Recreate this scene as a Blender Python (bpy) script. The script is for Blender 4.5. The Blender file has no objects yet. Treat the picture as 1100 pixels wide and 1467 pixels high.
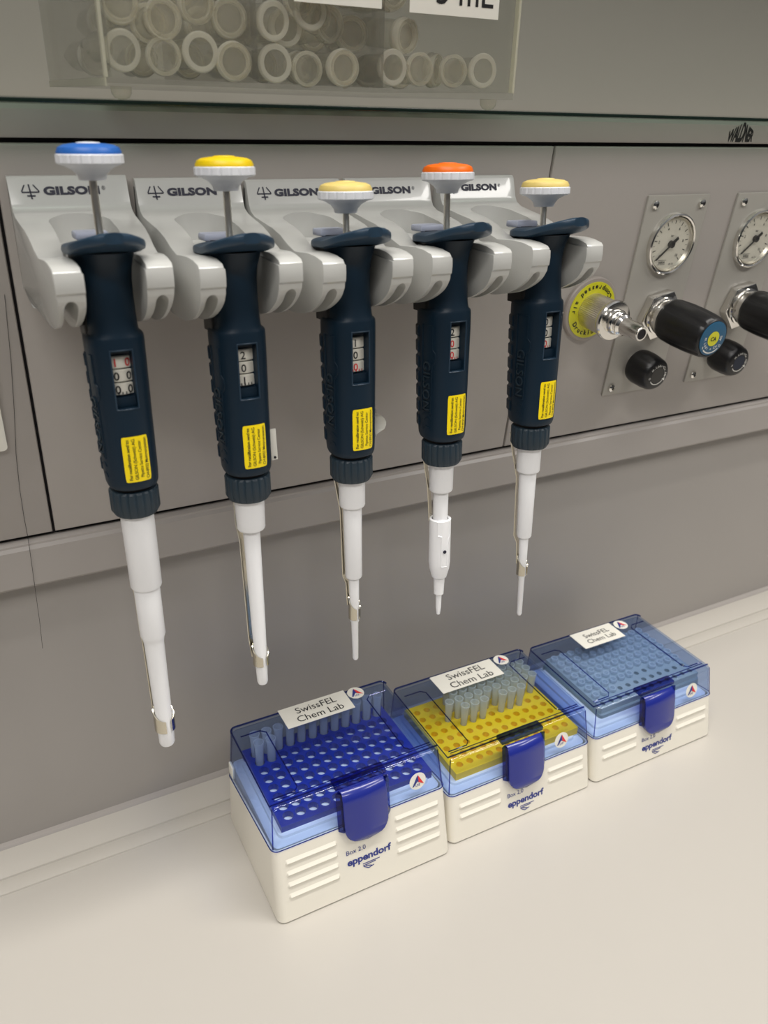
import bpy, bmesh, math, random
from mathutils import Vector, Matrix
PI = math.pi
S = bpy.context.scene
COL = S.collection
random.seed(4)

# ------------------------------------------------------------------ materials
def new_mat(name):
    m = bpy.data.materials.new(name); m.use_nodes = True
    nt = m.node_tree; nt.nodes.clear()
    return m, nt, nt.nodes.new('ShaderNodeOutputMaterial')

def plastic(name, col, rough=.45, metal=0, bump=0, bscale=400, mott=0, mscale=6, spec=.5, coat=0):
    m, nt, out = new_mat(name)
    p = nt.nodes.new('ShaderNodeBsdfPrincipled')
    p.inputs['Base Color'].default_value = (*col, 1)
    p.inputs['Roughness'].default_value = rough
    p.inputs['Metallic'].default_value = metal
    p.inputs['Specular IOR Level'].default_value = spec
    p.inputs['Coat Weight'].default_value = coat
    tc = nt.nodes.new('ShaderNodeTexCoord')
    if mott:
        n = nt.nodes.new('ShaderNodeTexNoise'); n.inputs['Scale'].default_value = mscale
        n.inputs['Detail'].default_value = 4
        nt.links.new(tc.outputs['Object'], n.inputs['Vector'])
        r = nt.nodes.new('ShaderNodeMapRange')
        r.inputs['To Min'].default_value = 1-mott; r.inputs['To Max'].default_value = 1+mott
        nt.links.new(n.outputs['Fac'], r.inputs['Value'])
        mx = nt.nodes.new('ShaderNodeVectorMath'); mx.operation = 'SCALE'
        mx.inputs[0].default_value = col
        nt.links.new(r.outputs['Result'], mx.inputs['Scale'])
        nt.links.new(mx.outputs['Vector'], p.inputs['Base Color'])
    if bump:
        n = nt.nodes.new('ShaderNodeTexNoise'); n.inputs['Scale'].default_value = bscale
        nt.links.new(tc.outputs['Object'], n.inputs['Vector'])
        b = nt.nodes.new('ShaderNodeBump'); b.inputs['Strength'].default_value = bump
        b.inputs['Distance'].default_value = .0005
        nt.links.new(n.outputs['Fac'], b.inputs['Height'])
        nt.links.new(b.outputs['Normal'], p.inputs['Normal'])
    nt.links.new(p.outputs['BSDF'], out.inputs['Surface'])
    return m

def clear(name, tint, ior=1.45, gloss_rough=.03, milky=0, milk=(.8, .8, .78), deep=None, gl=.85):
    """thin clear plastic: straight tinted transmission, Fresnel gloss, optional milky body"""
    m, nt, out = new_mat(name)
    t = nt.nodes.new('ShaderNodeBsdfTransparent'); t.inputs['Color'].default_value = (*tint, 1)
    g = nt.nodes.new('ShaderNodeBsdfGlossy'); g.inputs['Roughness'].default_value = gloss_rough
    lw = nt.nodes.new('ShaderNodeLayerWeight'); lw.inputs['Blend'].default_value = .5
    pw = nt.nodes.new('ShaderNodeMath'); pw.operation = 'POWER'; pw.inputs[1].default_value = 4.5
    nt.links.new(lw.outputs['Facing'], pw.inputs[0])
    f0 = ((ior-1)/(ior+1))**2
    fr = nt.nodes.new('ShaderNodeMath'); fr.operation = 'MULTIPLY_ADD'; fr.inputs[1].default_value = gl*(1-f0); fr.inputs[2].default_value = f0
    nt.links.new(pw.outputs[0], fr.inputs[0])
    body = t.outputs[0]
    if deep:      # longer path through the wall at slanting angles
        l2 = nt.nodes.new('ShaderNodeLayerWeight'); l2.inputs['Blend'].default_value = .5
        mc = nt.nodes.new('ShaderNodeMix'); mc.data_type = 'RGBA'
        mc.inputs[6].default_value = (*tint, 1); mc.inputs[7].default_value = (*deep, 1)
        nt.links.new(l2.outputs['Facing'], mc.inputs[0]); nt.links.new(mc.outputs[2], t.inputs['Color'])
    if milky:
        d = nt.nodes.new('ShaderNodeBsdfDiffuse'); d.inputs['Color'].default_value = (*milk, 1)
        tl = nt.nodes.new('ShaderNodeBsdfTranslucent'); tl.inputs['Color'].default_value = (*milk, 1)
        a = nt.nodes.new('ShaderNodeMixShader'); a.inputs[0].default_value = .5
        nt.links.new(d.outputs[0], a.inputs[1]); nt.links.new(tl.outputs[0], a.inputs[2])
        b = nt.nodes.new('ShaderNodeMixShader'); b.inputs[0].default_value = milky
        nt.links.new(t.outputs[0], b.inputs[1]); nt.links.new(a.outputs[0], b.inputs[2])
        body = b.outputs[0]
    mx = nt.nodes.new('ShaderNodeMixShader')
    nt.links.new(fr.outputs[0], mx.inputs[0]); nt.links.new(body, mx.inputs[1]); nt.links.new(g.outputs[0], mx.inputs[2])
    nt.links.new(mx.outputs[0], out.inputs['Surface'])
    return m

M = dict(
    panel=plastic('painted_steel_grey', (.40, .368, .34), .42, mott=.03, mscale=3, bump=.05, bscale=900),
    trim=plastic('painted_trim_grey', (.38, .35, .325), .38, mott=.03, mscale=3),
    wall=plastic('satin_wall_grey', (.35, .325, .30), .32, mott=.05, mscale=3),
    upper=plastic('upper_wall_grey', (.47, .44, .38), .4, mott=.05, mscale=2),
    dark=plastic('shadow_gap_black', (.012, .01, .012), .8),
    bench=plastic('bench_laminate_beige', (.51, .482, .435), .3, mott=.035, mscale=4, bump=.03, bscale=300),
    bench_edge=plastic('bench_strip', (.50, .47, .42), .14, mott=.03),
    holder=plastic('holder_light_grey', (.50, .50, .475), .24, bump=.02, bscale=600, coat=.3),
    ink=plastic('navy_ink', (.012, .012, .03), .5),
    navy=plastic('pipette_navy', (.005, .017, .032), .42, bump=.08, bscale=1500, spec=.28),
    rest=plastic('finger_rest_slate_blue', (.016, .038, .066), .4, spec=.4),
    collar=plastic('collar_slate_navy', (.016, .031, .045), .45, spec=.4),
    black=plastic('knob_black', (.006, .006, .007), .36, bump=.05, bscale=800),
    white=plastic('nozzle_white', (.90, .90, .91), .32),
    knobw=plastic('button_white', (.72, .73, .76), .38),
    lav=plastic('ejector_lavender', (.42, .45, .55), .4),
    wheel=plastic('number_wheel_cream', (.78, .75, .66), .5),
    red=plastic('red_ink', (.72, .03, .03), .5),
    cyan=plastic('cap_blue', (.025, .14, .50), .38), yel=plastic('cap_yellow', (.85, .60, .005), .38),
    cream=plastic('cap_pale_yellow', (.80, .62, .20), .4), oran=plastic('cap_orange', (.9, .16, .006), .38),
    steel=plastic('brushed_steel', (.72, .68, .60), .34, metal=1),
    chrome=plastic('chrome', (.78, .76, .72), .14, metal=1),
    gold=plastic('clip_steel', (.62, .58, .48), .14, metal=1),
    label=plastic('label_yellow', (.95, .72, .0), .4),
    paper=plastic('paper_white', (.80, .78, .70), .6, mott=.02),
    text=plastic('black_ink', (.01, .01, .01), .5),
    base=plastic('box_ivory', (.80, .76, .66), .38, bump=.04, bscale=1200),
    tray=plastic('tray_white', (.80, .82, .84), .4),
    latch=plastic('latch_blue', (.012, .022, .23), .24, coat=.3),
    rack1=plastic('rack_blue', (.006, .026, .29), .4), rack2=plastic('rack_yellow', (.95, .60, .005), .45),
    rack3=plastic('rack_slate', (.33, .39, .41), .42), rack3b=plastic('rack_frame_slate', (.20, .26, .28), .3),
    eblue=plastic('print_blue', (.02, .035, .22), .5),
    plate=plastic('valve_plate', (.40, .38, .34), .36, mott=.02),
    dial=plastic('dial_white', (.78, .75, .66), .5),
    dyel=plastic('disc_yellow', (.62, .60, .02), .45), dring=plastic('outlet_ring_taupe', (.34, .30, .27), .45),
    dblue=plastic('cap_petrol', (.02, .10, .19), .45), dgrey=plastic('cap_charcoal', (.035, .033, .03), .5),
    dnavy=plastic('cap_midnight', (.006, .014, .035), .5),
    prt=plastic('white_print', (.75, .74, .70), .5),
    lid=clear('lid_blue_clear', (.90, .94, .99), 1.45, .03, deep=(.60, .70, .90), gl=.6),
    lid_rim=clear('lid_blue_edge', (.20, .28, .66), 1.5, .05),
    acry=clear('acrylic_clear', (.95, .95, .93), 1.45, .02, milky=.06),
    aedge=clear('acrylic_edge_glow', (.85, .84, .74), 1.45, .15, milky=.6, milk=(.95, .93, .8)),  # whitish milk stands in for light leaving the panel edges
    glass=clear('shelf_glass_green', (.72, .82, .76), 1.5, .01),
    gedge=plastic('glass_edge_green', (.008, .018, .013), .2),
    gclear=clear('gauge_glass', (.97, .97, .96), 1.4, .01),
    tip=clear('tip_clear', (.93, .95, .97), 1.3, .08, milky=.36, milk=(1, 1, 1)),
    tip2=clear('tip_frosted', (.93, .94, .93), 1.3, .1, milky=.62, milk=(1, .98, .84)),
    tube_rim=clear('tube_rim_milky', (.95, .94, .90), 1.4, .1, milky=.75, milk=(1, .98, .92)),
    tube=clear('tube_translucent', (.95, .94, .90), 1.35, .08, milky=.18, milk=(1, .98, .92)),
)

# ------------------------------------------------------------------ mesh helpers
def link(name, bm_or_me, mat, parent=None, sharp=35, smooth=True):
    if isinstance(bm_or_me, bmesh.types.BMesh):
        me = bpy.data.meshes.new(name); bm_or_me.to_mesh(me); bm_or_me.free()
    else: me = bm_or_me
    if mat is not None and not me.materials: me.materials.append(mat)
    if smooth:
        for p in me.polygons: p.use_smooth = True
        me.set_sharp_from_angle(angle=math.radians(sharp))
    o = bpy.data.objects.new(name, me); COL.objects.link(o)
    if parent: o.parent = parent
    return o
def tag(o, label=None, cat=None, group=None, kind=None):
    if label: o['label'] = label
    if cat: o['category'] = cat
    if group: o['group'] = group
    if kind: o['kind'] = kind
    return o
def thing(name, loc, label, cat, group=None, rot=(0, 0, 0)):
    o = bpy.data.objects.new(name, None); COL.objects.link(o); o.location = loc; o.rotation_euler = rot
    o.empty_display_size = .01
    return tag(o, label, cat, group)
def part(o, label): o['label'] = label; return o

def box_bm(x0, x1, y0, y1, z0, z1, bev=0, seg=2, bm=None):
    b = bmesh.new()
    vs = [b.verts.new((x, y, z)) for x in (x0, x1) for y in (y0, y1) for z in (z0, z1)]
    for f in ((0, 1, 3, 2), (4, 6, 7, 5), (0, 4, 5, 1), (2, 3, 7, 6), (0, 2, 6, 4), (1, 5, 7, 3)): b.faces.new([vs[i] for i in f])
    bmesh.ops.recalc_face_normals(b, faces=b.faces)
    if bev: bmesh.ops.bevel(b, geom=b.edges[:], offset=bev, segments=seg, profile=.5, affect='EDGES')
    return merge(bm, b)
def merge(dst, src):
    if dst is None: return src
    me = bpy.data.meshes.new('t'); src.to_mesh(me); src.free(); dst.from_mesh(me); bpy.data.meshes.remove(me)
    return dst
def xform(bm, mat):
    bmesh.ops.transform(bm, matrix=mat, verts=bm.verts); return bm
def lathe(prof, seg=32, bm=None, rfun=None, cap=True):
    """prof: list of (r,z), around z"""
    b = bmesh.new(); rings = []
    for k, (r, z) in enumerate(prof):
        rings.append([b.verts.new(((r if rfun is None else rfun(r, z, 2*PI*i/seg, k))*math.cos(2*PI*i/seg), (r if rfun is None else rfun(r, z, 2*PI*i/seg, k))*math.sin(2*PI*i/seg), z)) for i in range(seg)])
    for a, c in zip(rings, rings[1:]):
        for i in range(seg): b.faces.new((a[i], a[(i+1) % seg], c[(i+1) % seg], c[i]))
    if cap:
        b.faces.new(list(reversed(rings[0]))); b.faces.new(rings[-1])
    bmesh.ops.recalc_face_normals(b, faces=b.faces)
    return merge(bm, b)
def loft(rings, bm=None, cap=(True, True), closed=True):
    b = bmesh.new(); R = [[b.verts.new(p) for p in r] for r in rings]; n = len(R[0])
    for a, c in zip(R, R[1:]):
        for i in range(n if closed else n-1): b.faces.new((a[i], a[(i+1) % n], c[(i+1) % n], c[i]))
    if cap[0]: b.faces.new(list(reversed(R[0])))
    if cap[1]: b.faces.new(R[-1])
    bmesh.ops.recalc_face_normals(b, faces=b.faces)
    return merge(bm, b)
def tube_path(pts, r, seg=8, bm=None):
    rings = []; pts = [Vector(p) for p in pts]
    for i, p in enumerate(pts):
        d = (pts[min(i+1, len(pts)-1)]-pts[max(i-1, 0)]).normalized()
        u = d.orthogonal().normalized() if i == 0 else (u-d*u.dot(d)).normalized()
        w = d.cross(u)
        rings.append([p+r*(math.cos(2*PI*k/seg)*u+math.sin(2*PI*k/seg)*w) for k in range(seg)])
    return loft(rings, bm)
def ribbon(pts, w, t, wdir, bm=None):
    """flat strip of width w along wdir, thickness t, following pts"""
    pts = [Vector(p) for p in pts]; wd = Vector(wdir).normalized(); rings = []
    for i, p in enumerate(pts):
        d = (pts[min(i+1, len(pts)-1)]-pts[max(i-1, 0)]).normalized(); n = d.cross(wd).normalized()
        rings.append([p+wd*w/2+n*t/2, p-wd*w/2+n*t/2, p-wd*w/2-n*t/2, p+wd*w/2-n*t/2])
    return loft(rings, bm)
def rrect(x0, x1, y0, y1, r, z=0, n=5):
    P = []
    for cx, cy, a0 in ((x1-r, y1-r, 0), (x0+r, y1-r, PI/2), (x0+r, y0+r, PI), (x1-r, y0+r, 1.5*PI)):
        for k in range(n+1):
            a = a0+PI/2*k/n; P.append((cx+r*math.cos(a), cy+r*math.sin(a), z))
    return P
def poly_prism(pts, z0, z1, bm=None):
    return loft([[(x, y, z0) for x, y in pts], [(x, y, z1) for x, y in pts]], bm)
def evaluated(o):
    dg = bpy.context.evaluated_depsgraph_get(); dg.update()
    me = bpy.data.meshes.new_from_object(o.evaluated_get(dg)); return me
def boolean(name, bm, cutters, mat, parent, bevel=0, sharp=35):
    """bm minus every cutter bmesh, as one linked mesh"""
    o = link('tmp', bm, None, smooth=False); tmp = [o]
    for c in cutters:
        co = link('tmpc', c, None, smooth=False); tmp.append(co)
        md = o.modifiers.new('b', 'BOOLEAN'); md.operation = 'DIFFERENCE'; md.object = co; md.solver = 'EXACT'
    if bevel:
        md = o.modifiers.new('v', 'BEVEL'); md.width = bevel; md.segments = 2; md.limit_method = 'ANGLE'; md.angle_limit = math.radians(40)
    bpy.context.view_layer.update()
    me = evaluated(o)
    for t in tmp:
        d = t.data; bpy.data.objects.remove(t); bpy.data.meshes.remove(d)
    me.materials.clear()
    return link(name, me, mat, parent, sharp)

_tc = {}
def text_geo(s, size=1, bold=0, spacing=1, align='CENTER'):
    """2D glyph verts/faces of a string, centred on origin, cap height = size"""
    key = (s, bold, spacing, align)
    if key not in _tc:
        cu = bpy.data.curves.new('t', 'FONT'); cu.body = s; cu.size = 1; cu.offset = bold; cu.space_character = spacing
        cu.align_x = align; cu.resolution_u = 3; cu.fill_mode = 'FRONT'
        o = bpy.data.objects.new('t', cu); COL.objects.link(o); bpy.context.view_layer.update()
        me = evaluated(o); vs = [(v.co.x, v.co.y) for v in me.vertices]; fs = [tuple(p.vertices) for p in me.polygons]
        bpy.data.objects.remove(o); bpy.data.curves.remove(cu); bpy.data.meshes.remove(me)
        _tc[key] = (vs, fs)
    vs, fs = _tc[key]
    k = size/.729
    return [(x*k, y*k-size/2) for x, y in vs], fs
def decal(name, items, mapf, mat, parent, both=False):
    """items: list of (verts2d, faces); mapf(u,v)->Vector"""
    b = bmesh.new()
    for vs, fs in items:
        V = [b.verts.new(mapf(u, v)) for u, v in vs]
        for f in fs:
            try: b.faces.new([V[i] for i in f])
            except ValueError: pass
    return link(name, b, mat, parent, smooth=False)
def shift(g, dx=0, dy=0, sx=1, sy=1, rot=0):
    c, s = math.cos(rot), math.sin(rot)
    return [((x*sx)*c-(y*sy)*s+dx, (x*sx)*s+(y*sy)*c+dy) for x, y in g[0]], g[1]
def quadg(x0, y0, x1, y1, w):
    d = Vector((x1-x0, y1-y0)).normalized(); n = Vector((-d.y, d.x))*w/2
    return [(x0+n.x, y0+n.y), (x1+n.x, y1+n.y), (x1-n.x, y1-n.y), (x0-n.x, y0-n.y)], [(0, 1, 2, 3)]
def discg(r, n=32, cx=0, cy=0): return [(cx+r*math.cos(2*PI*i/n), cy+r*math.sin(2*PI*i/n)) for i in range(n)], [tuple(range(n))]
def arcg(r0, r1, a0, a1, n=16):
    P = [(r0*math.cos(a0+(a1-a0)*i/n), r0*math.sin(a0+(a1-a0)*i/n)) for i in range(n+1)]+[(r1*math.cos(a0+(a1-a0)*i/n), r1*math.sin(a0+(a1-a0)*i/n)) for i in range(n+1)]
    return P, [(i, i+1, n+2+i, n+1+i) for i in range(n)]
def arctext(s, size, r, a_mid, step, bold=0, inward=False):
    """letters set along a circle; a_mid = angle of the middle"""
    out = []
    for i, ch in enumerate(s):
        if ch == ' ': continue
        k = i-(len(s)-1)/2
        a = a_mid-k*step if not inward else a_mid+k*step
        rot = a-PI/2 if not inward else a+PI/2
        out.append(shift(text_geo(ch, size, bold), r*math.cos(a), r*math.sin(a), rot=rot))
    return out
def copy_tree(o, parent=None):
    c = o.copy(); COL.objects.link(c)
    if parent: c.parent = parent
    for ch in list(o.children): copy_tree(ch, c)
    return c

# ------------------------------------------------------------------ panel geometry constants (metres)
ZB, ZT, SL = .2289, .4461, .0225             # fascia foot, fascia head, overhang of the head
def Yp(z): return -SL*(z-ZB)/(ZT-ZB)
NRM = Vector((0, -(ZT-ZB), -SL)).normalized()      # outward normal of the fascia
UPV = Vector((0, -SL, ZT-ZB)).normalized()
def P(x, z, off=0): return Vector((x, Yp(z), z))+NRM*off
PROT = Matrix((Vector((1, 0, 0)), UPV, NRM)).transposed().to_4x4()   # local x=right, y=up, z=out of the fascia
def on_panel(x, z, off=0): return Matrix.Translation(P(x, z, off)) @ PROT
PEUL = PROT.to_euler()

# ------------------------------------------------------------------ setting
def struct(name, bm, mat): return tag(link(name, bm, mat), kind='structure')
# lower splash wall, leaning slightly forward to the bench
struct('wall_back', loft([[(-1.2, .0105, .205), (2.2, .0105, .205), (2.2, .03, .205), (-1.2, .03, .205)], [(-1.2, -.0068, .0), (2.2, -.0068, .0), (2.2, .03, .0), (-1.2, .03, .0)]]), M['wall'])
struct('wall_upper', box_bm(-1.4, 2.6, .26, .28, .40, 1.5), M['upper'])
# top rail with rounded lip
struct('trim_1', loft([[(x, y, z) for y, z in ((-.0232, .4478), (-.0245, .4492), (-.0262, .4600), (-.0240, .4622), (.27, .4622), (.27, .4478))] for x in (-1.2, 2.2)]), M['trim'])
# lower rail
struct('trim_2', loft([[(x, y, z) for y, z in ((.012, .2272), (.0005, .2272), (-.0015, .2258), (-.0015, .2245), (-.0032, .2225), (-.0035, .1985), (-.0020, .1968), (.012, .1968))] for x in (-1.2, 2.2)]), M['trim'])
# black backing seen in the gaps between the sheets
struct('trim_3', loft([[(x, y, z) for y, z in ((Yp(.226)+.004, .226), (Yp(.449)+.004, .449), (.02, .449), (.02, .226))] for x in (-1.2, 2.2)]), M['dark'])
# upstand at the back of the bench
struct('trim_4', loft([[(x, y, z) for y, z in ((-.0108, 0), (-.0108, .0028), (-.0098, .0042), (-.006, .0048), (.01, .0048), (.01, 0))] for x in (-1.2, 2.2)]), M['trim'])

struct('unseen_soffit', box_bm(-1.2, 2.2, -.165, .30, .95, 1.0), M['trim'])     # unseen cupboard soffit, added over the bench to shade wall and holders

bench = thing('lab_bench', (0, 0, 0), 'long glossy beige lab worktop under the tip boxes', 'bench')
link('worktop', box_bm(-1.2, 2.2, -1.0, -.0462, -.03, 0, .0012), M['bench'], bench)
link('joint_strip', box_bm(-1.2, 2.2, -.0466, -.0345, -.03, .0012, .0008), M['bench_edge'], bench)
link('rear_strip', box_bm(-1.2, 2.2, -.0347, .02, -.03, .0026, .0009), M['bench_edge'], bench)

def fascia(x0, x1, label):
    b = loft([[tuple(P(x, z, o)) for x, z in ((x0, .2300), (x1, .2300), (x1, .4452), (x0, .4452))] for o in (-.003, 0)])
    es = [e for e in b.edges if all((v.co-P(v.co.x, v.co.z)).length < 1e-4 for v in e.verts)]
    bmesh.ops.bevel(b, geom=es, offset=.0008, segments=2, profile=.5, affect='EDGES')
    return tag(link('fascia_panel', b, M['panel']), label, 'wall panel')
fascia(-1.2, .0307, 'grey steel fascia sheet left of the narrow dark seam at the photo edge')
fascia(.0323, .3626, 'wide grey steel fascia sheet directly behind the hanging pipettes')
fascia(.3642, 2.2, 'grey steel fascia sheet carrying the gauges and valve knobs')
# maker's mark on the rail
g = text_geo('WALDNER', .0115, .035, .9)
xs = [v[0] for v in g[0]]; mn, mx_ = min(xs), max(xs)
def wal(v):
    u = (v[0]-mn)/(mx_-mn); h = .70+.75*(1-abs(2*u-1))
    return ((u-.5)*.0262, (v[1]+.00575)*h)
lg = decal('maker_mark', [([wal(v) for v in g[0]], g[1])], lambda u, v: Vector((.5286+u, -.0248-.0009*v/.0115, .4494+v*.78)), M['text'], None)
for v in lg.data.vertices:
    z = v.co.z; v.co.y = -.0245-(z-.4492)*(.0017/.0108)-.00025
tag(lg, 'black pentagon shaped WALDNER mark printed on the top rail', 'logo')

# glass shelf
sh = thing('glass_shelf', (0, 0, 0), 'clear glass shelf with dark green edge above the grey rail', 'shelf')
link('pane', box_bm(-1.2, 2.2, -.0438, .25, .4628, .4648, 0), M['glass'], sh, smooth=False)
part(link('front_edge', box_bm(-1.2, 2.2, -.0448, -.0438, .4628, .4648, .0004), M['gedge'], sh), 'dark green front edge')

# cream plate cut by the left edge of the photo
pl = loft([[tuple(P(x, z, o)) for x, z, _ in rrect(-.045, .0149, .2895, .35, .0025)] for o in (.0002, .0028)])
tag(link('switch_plate', pl, M['paper']), 'cream plate on the fascia cut off by the left photo edge', 'plate')
# hair-thin dark thread hanging over panel, rail and wall
tp = []
for x, z in ((.027, .375), (.0245, .34), (.0215, .31), (.0185, .285), (.0170, .262), (.0165, .245), (.0165, .2305)): tp.append(P(x, z, .0006))
tp += [Vector((.0160, -.0045, .222)), Vector((.0150, -.0045, .20)), Vector((.0138, -.0015, .17)), Vector((.0125, -.001, .15))]
tag(link('thread', tube_path(tp, .00013, 5), M['text']), 'hair-thin dark thread hanging over the left fascia sheet', 'thread')

# ------------------------------------------------------------------ valve plates, gauges, knobs
def screw(parent, x, y, z0=.002):
    s = link('screw', xform(lathe([(.0033, 0), (.0033, .0006), (.0029, .0016), (.0018, .0023), (.0006, .0026)], 20), Matrix.Translation((x, y, z0))), M['chrome'], parent)
    b = bmesh.new()
    for a in range(3): merge(b, xform(box_bm(-.0013, .0013, -.0003, .0003, 0, .00035), Matrix.Rotation(a*PI/3, 4, 'Z')))
    link('screw_drive', xform(b, Matrix.Translation((x, y, z0+.0024))), M['dark'], s)
W2, H2 = .0306, .0768                        # half width/height of a plate
PX, PZ = .4838, .3375
def make_plate(dx, label):
    t = thing('valve_plate', P(PX+dx, PZ), label, 'plate', rot=PEUL)
    link('plate', xform(box_bm(-W2, W2, -H2, H2, 0, .002, .0005), Matrix.Identity(4)), M['plate'], t)
    for sx in (-1, 1):
        for sy in (-1, 1): screw(t, sx*.0233, sy*.0705)
    return t
def make_gauge(dx, label):
    t = thing('pressure_gauge', P(PX+.001+dx, .3796, .002), label, 'gauge', rot=PEUL)
    part(link('bezel', lathe([(.0226, 0), (.0228, .002), (.0222, .0036), (.0212, .0042), (.0203, .0036), (.0198, .0015), (.0195, .0006)], 48, cap=False), M['chrome'], t), 'steel bezel ring')
    link('housing', lathe([(.0215, .0), (.0200, .0003), (.0196, .0030), (.0180, -.0005+.001)], 48, cap=False), M['steel'], t)
    d = part(link('dial', lathe([(.0196, .0002), (.0196, .0009)], 40), M['dial'], t), 'white scale dial')
    it = []
    for k in range(21):
        a = math.radians(225-270*k/20); L = .0028 if k % 2 == 0 else .0015
        it.append(quadg(.0172*math.cos(a), .0172*math.sin(a), (.0172-L)*math.cos(a), (.0172-L)*math.sin(a), .0006 if k % 2 == 0 else .0003))
    for n in (0, 2, 4, 6, 8, 10):
        a = math.radians(225-27*n); it.append(shift(text_geo(str(n), .0021, .01), .0122*math.cos(a), .0122*math.sin(a)))
    it.append(shift(text_geo('bar', .0016, .01), 0, .0060)); it.append(shift(text_geo('KL 2.5', .0013, .01), .0055, -.0150))
    it.append(shift(text_geo('WIKA', .0018, .03), -.0045, -.0135))
    it += [quadg(-.0085, -.0119, -.0005, -.0119, .0003), quadg(-.0085, -.0151, -.0005, -.0151, .0003)]
    decal('scale_print', it, lambda u, v: Vector((u, v, .0011)), M['text'], d)
    a = math.radians(222)
    b = xform(box_bm(-.0066, .0165, -.00055, .00055, 0, .0006), Matrix.Rotation(a, 4, 'Z'))
    merge(b, xform(box_bm(-.0070, -.002, -.0013, .0013, 0, .0006, .0003), Matrix.Rotation(a, 4, 'Z')))
    n = link('needle', xform(b, Matrix.Translation((0, 0, .0022))), M['text'], t)
    link('needle_hub', lathe([(.0026, .001), (.0026, .0034), (.0015, .0038)], 24), M['black'], n)
    part(link('cover_glass', lathe([(.0198, .0038), (.0198, .0042)], 40), M['gclear'], t), 'clear cover glass')
    return t
def flute(n, dep, z0, z1):
    def f(r, z, a, k):
        if z < z0 or z > z1: return r
        s = max(0, math.cos(a*n))**2
        return r-dep*s
    return f
def make_regulator(dx, label, cap, capprint=True):
    t = thing('pressure_regulator', P(PX+.0052+dx, .3265, .002), label, 'valve', rot=PEUL)
    hx = [(.0200*math.cos(PI/3*k+.2), .0200*math.sin(PI/3*k+.2)) for k in range(6)]
    b = poly_prism(hx, 0, .0075); bmesh.ops.bevel(b, geom=b.edges[:], offset=.001, segments=2, profile=.5, affect='EDGES')
    part(link('hex_nut', b, M['chrome'], t), 'chrome hexagonal nut')
    part(link('collar', lathe([(.0150, .007), (.0150, .0095), (.0138, .010), (.0138, .0125), (.0146, .013), (.0146, .0155), (.0135, .016)], 40), M['chrome'], t), 'chrome threaded collar')
    prof = [(.0148, .0150), (.0158, .0160), (.0165, .0190), (.0170, .030), (.0168, .042), (.0163, .050), (.0158, .0545), (.0148, .0578), (.0136, .0588), (.0130, .0586)]
    link('knob_grip', lathe(prof, 72, rfun=flute(8, .0011, .02, .0550)), M['black'], t)
    c = part(link('cap_disc', lathe([(.0128, .058), (.0128, .0590), (.0122, .0592)], 40), M['dblue'] if cap else M['dnavy'], t), 'petrol blue end cap')
    decal('cap_print', arctext('H.Lüdi + Co. AG', .0021, .0078, -PI/2, .235, .02, True)+[arcg(.0104, .0113, -PI/2-.75, -PI/2+.75)]+[shift(text_geo('S', .002, .02), -.0108*math.cos(.65), -.0108*math.sin(.60)), shift(text_geo('O', .002, .02), .0108*math.cos(.65), -.0108*math.sin(.60))], lambda u, v: Vector((u, v, .0594)), M['prt'], c)
    if cap:
        decal('centre_dot', [discg(.0056)], lambda u, v: Vector((u, v, .0595)), M['dyel'], c)
        decal('centre_print', [text_geo('CA', .0030, .03)], lambda u, v: Vector((u, v, .0597)), M['text'], c)
    return t
def make_small(dx, label, capmat):
    t = thing('needle_valve', P(PX-.0048+dx, .2862, .002), label, 'valve', rot=PEUL)
    part(link('spindle', lathe([(.008, 0), (.008, .004), (.0065, .0042)], 24), M['chrome'], t), 'steel spindle')
    prof = [(.0118, .0040), (.0130, .0048), (.0138, .008), (.0140, .016), (.0134, .0215), (.0124, .0245), (.0112, .0262), (.0104, .0265)]
    link('knob_grip', lathe(prof, 64, rfun=flute(6, .0010, .009, .0240)), M['black'], t)
    c = part(link('cap_disc', lathe([(.0102, .0255), (.0102, .0266), (.0097, .0268)], 36), M['black'], t), 'black end cap with white arrow print')
    decal('centre_dot', [discg(.0062)], lambda u, v: Vector((u, v, .02690)), capmat, c)
    decal('cap_print', arctext('H.Lüdi+Co.AG', .0019, .0080, PI/2-.35, .23, .02)+[arcg(.0071, .0078, -PI/2-.95, -PI/2+.95)]+[([(.0052, -.0034), (.0085, -.0050), (.0078, -.0022)], [(0, 1, 2)]), shift(text_geo('O', .0017, .02), -.0076, -.0018), shift(text_geo('S', .0017, .02), .0076, -.0008)], lambda u, v: Vector((u, v, .02705)), M['prt'], c)
    return t
DX = .0915
make_plate(0, 'slim grey valve plate beside the yellow ringed outlet'); make_plate(DX, 'slim grey valve plate cut by the right photo edge')
make_gauge(0, 'whole round pressure gauge on the plate beside the yellow outlet'); make_gauge(DX, 'round pressure gauge cut by the right photo edge')
make_regulator(0, 'long black fluted knob with blue cap and yellow CA dot', True)
make_regulator(DX, 'long black knob on chrome nut running out of the right photo edge', False)
make_small(0, 'short black knob with charcoal centre low on the nearer valve plate', M['dgrey'])
make_small(DX, 'short black knob with midnight blue centre on the farther valve plate', M['dnavy'])
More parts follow.
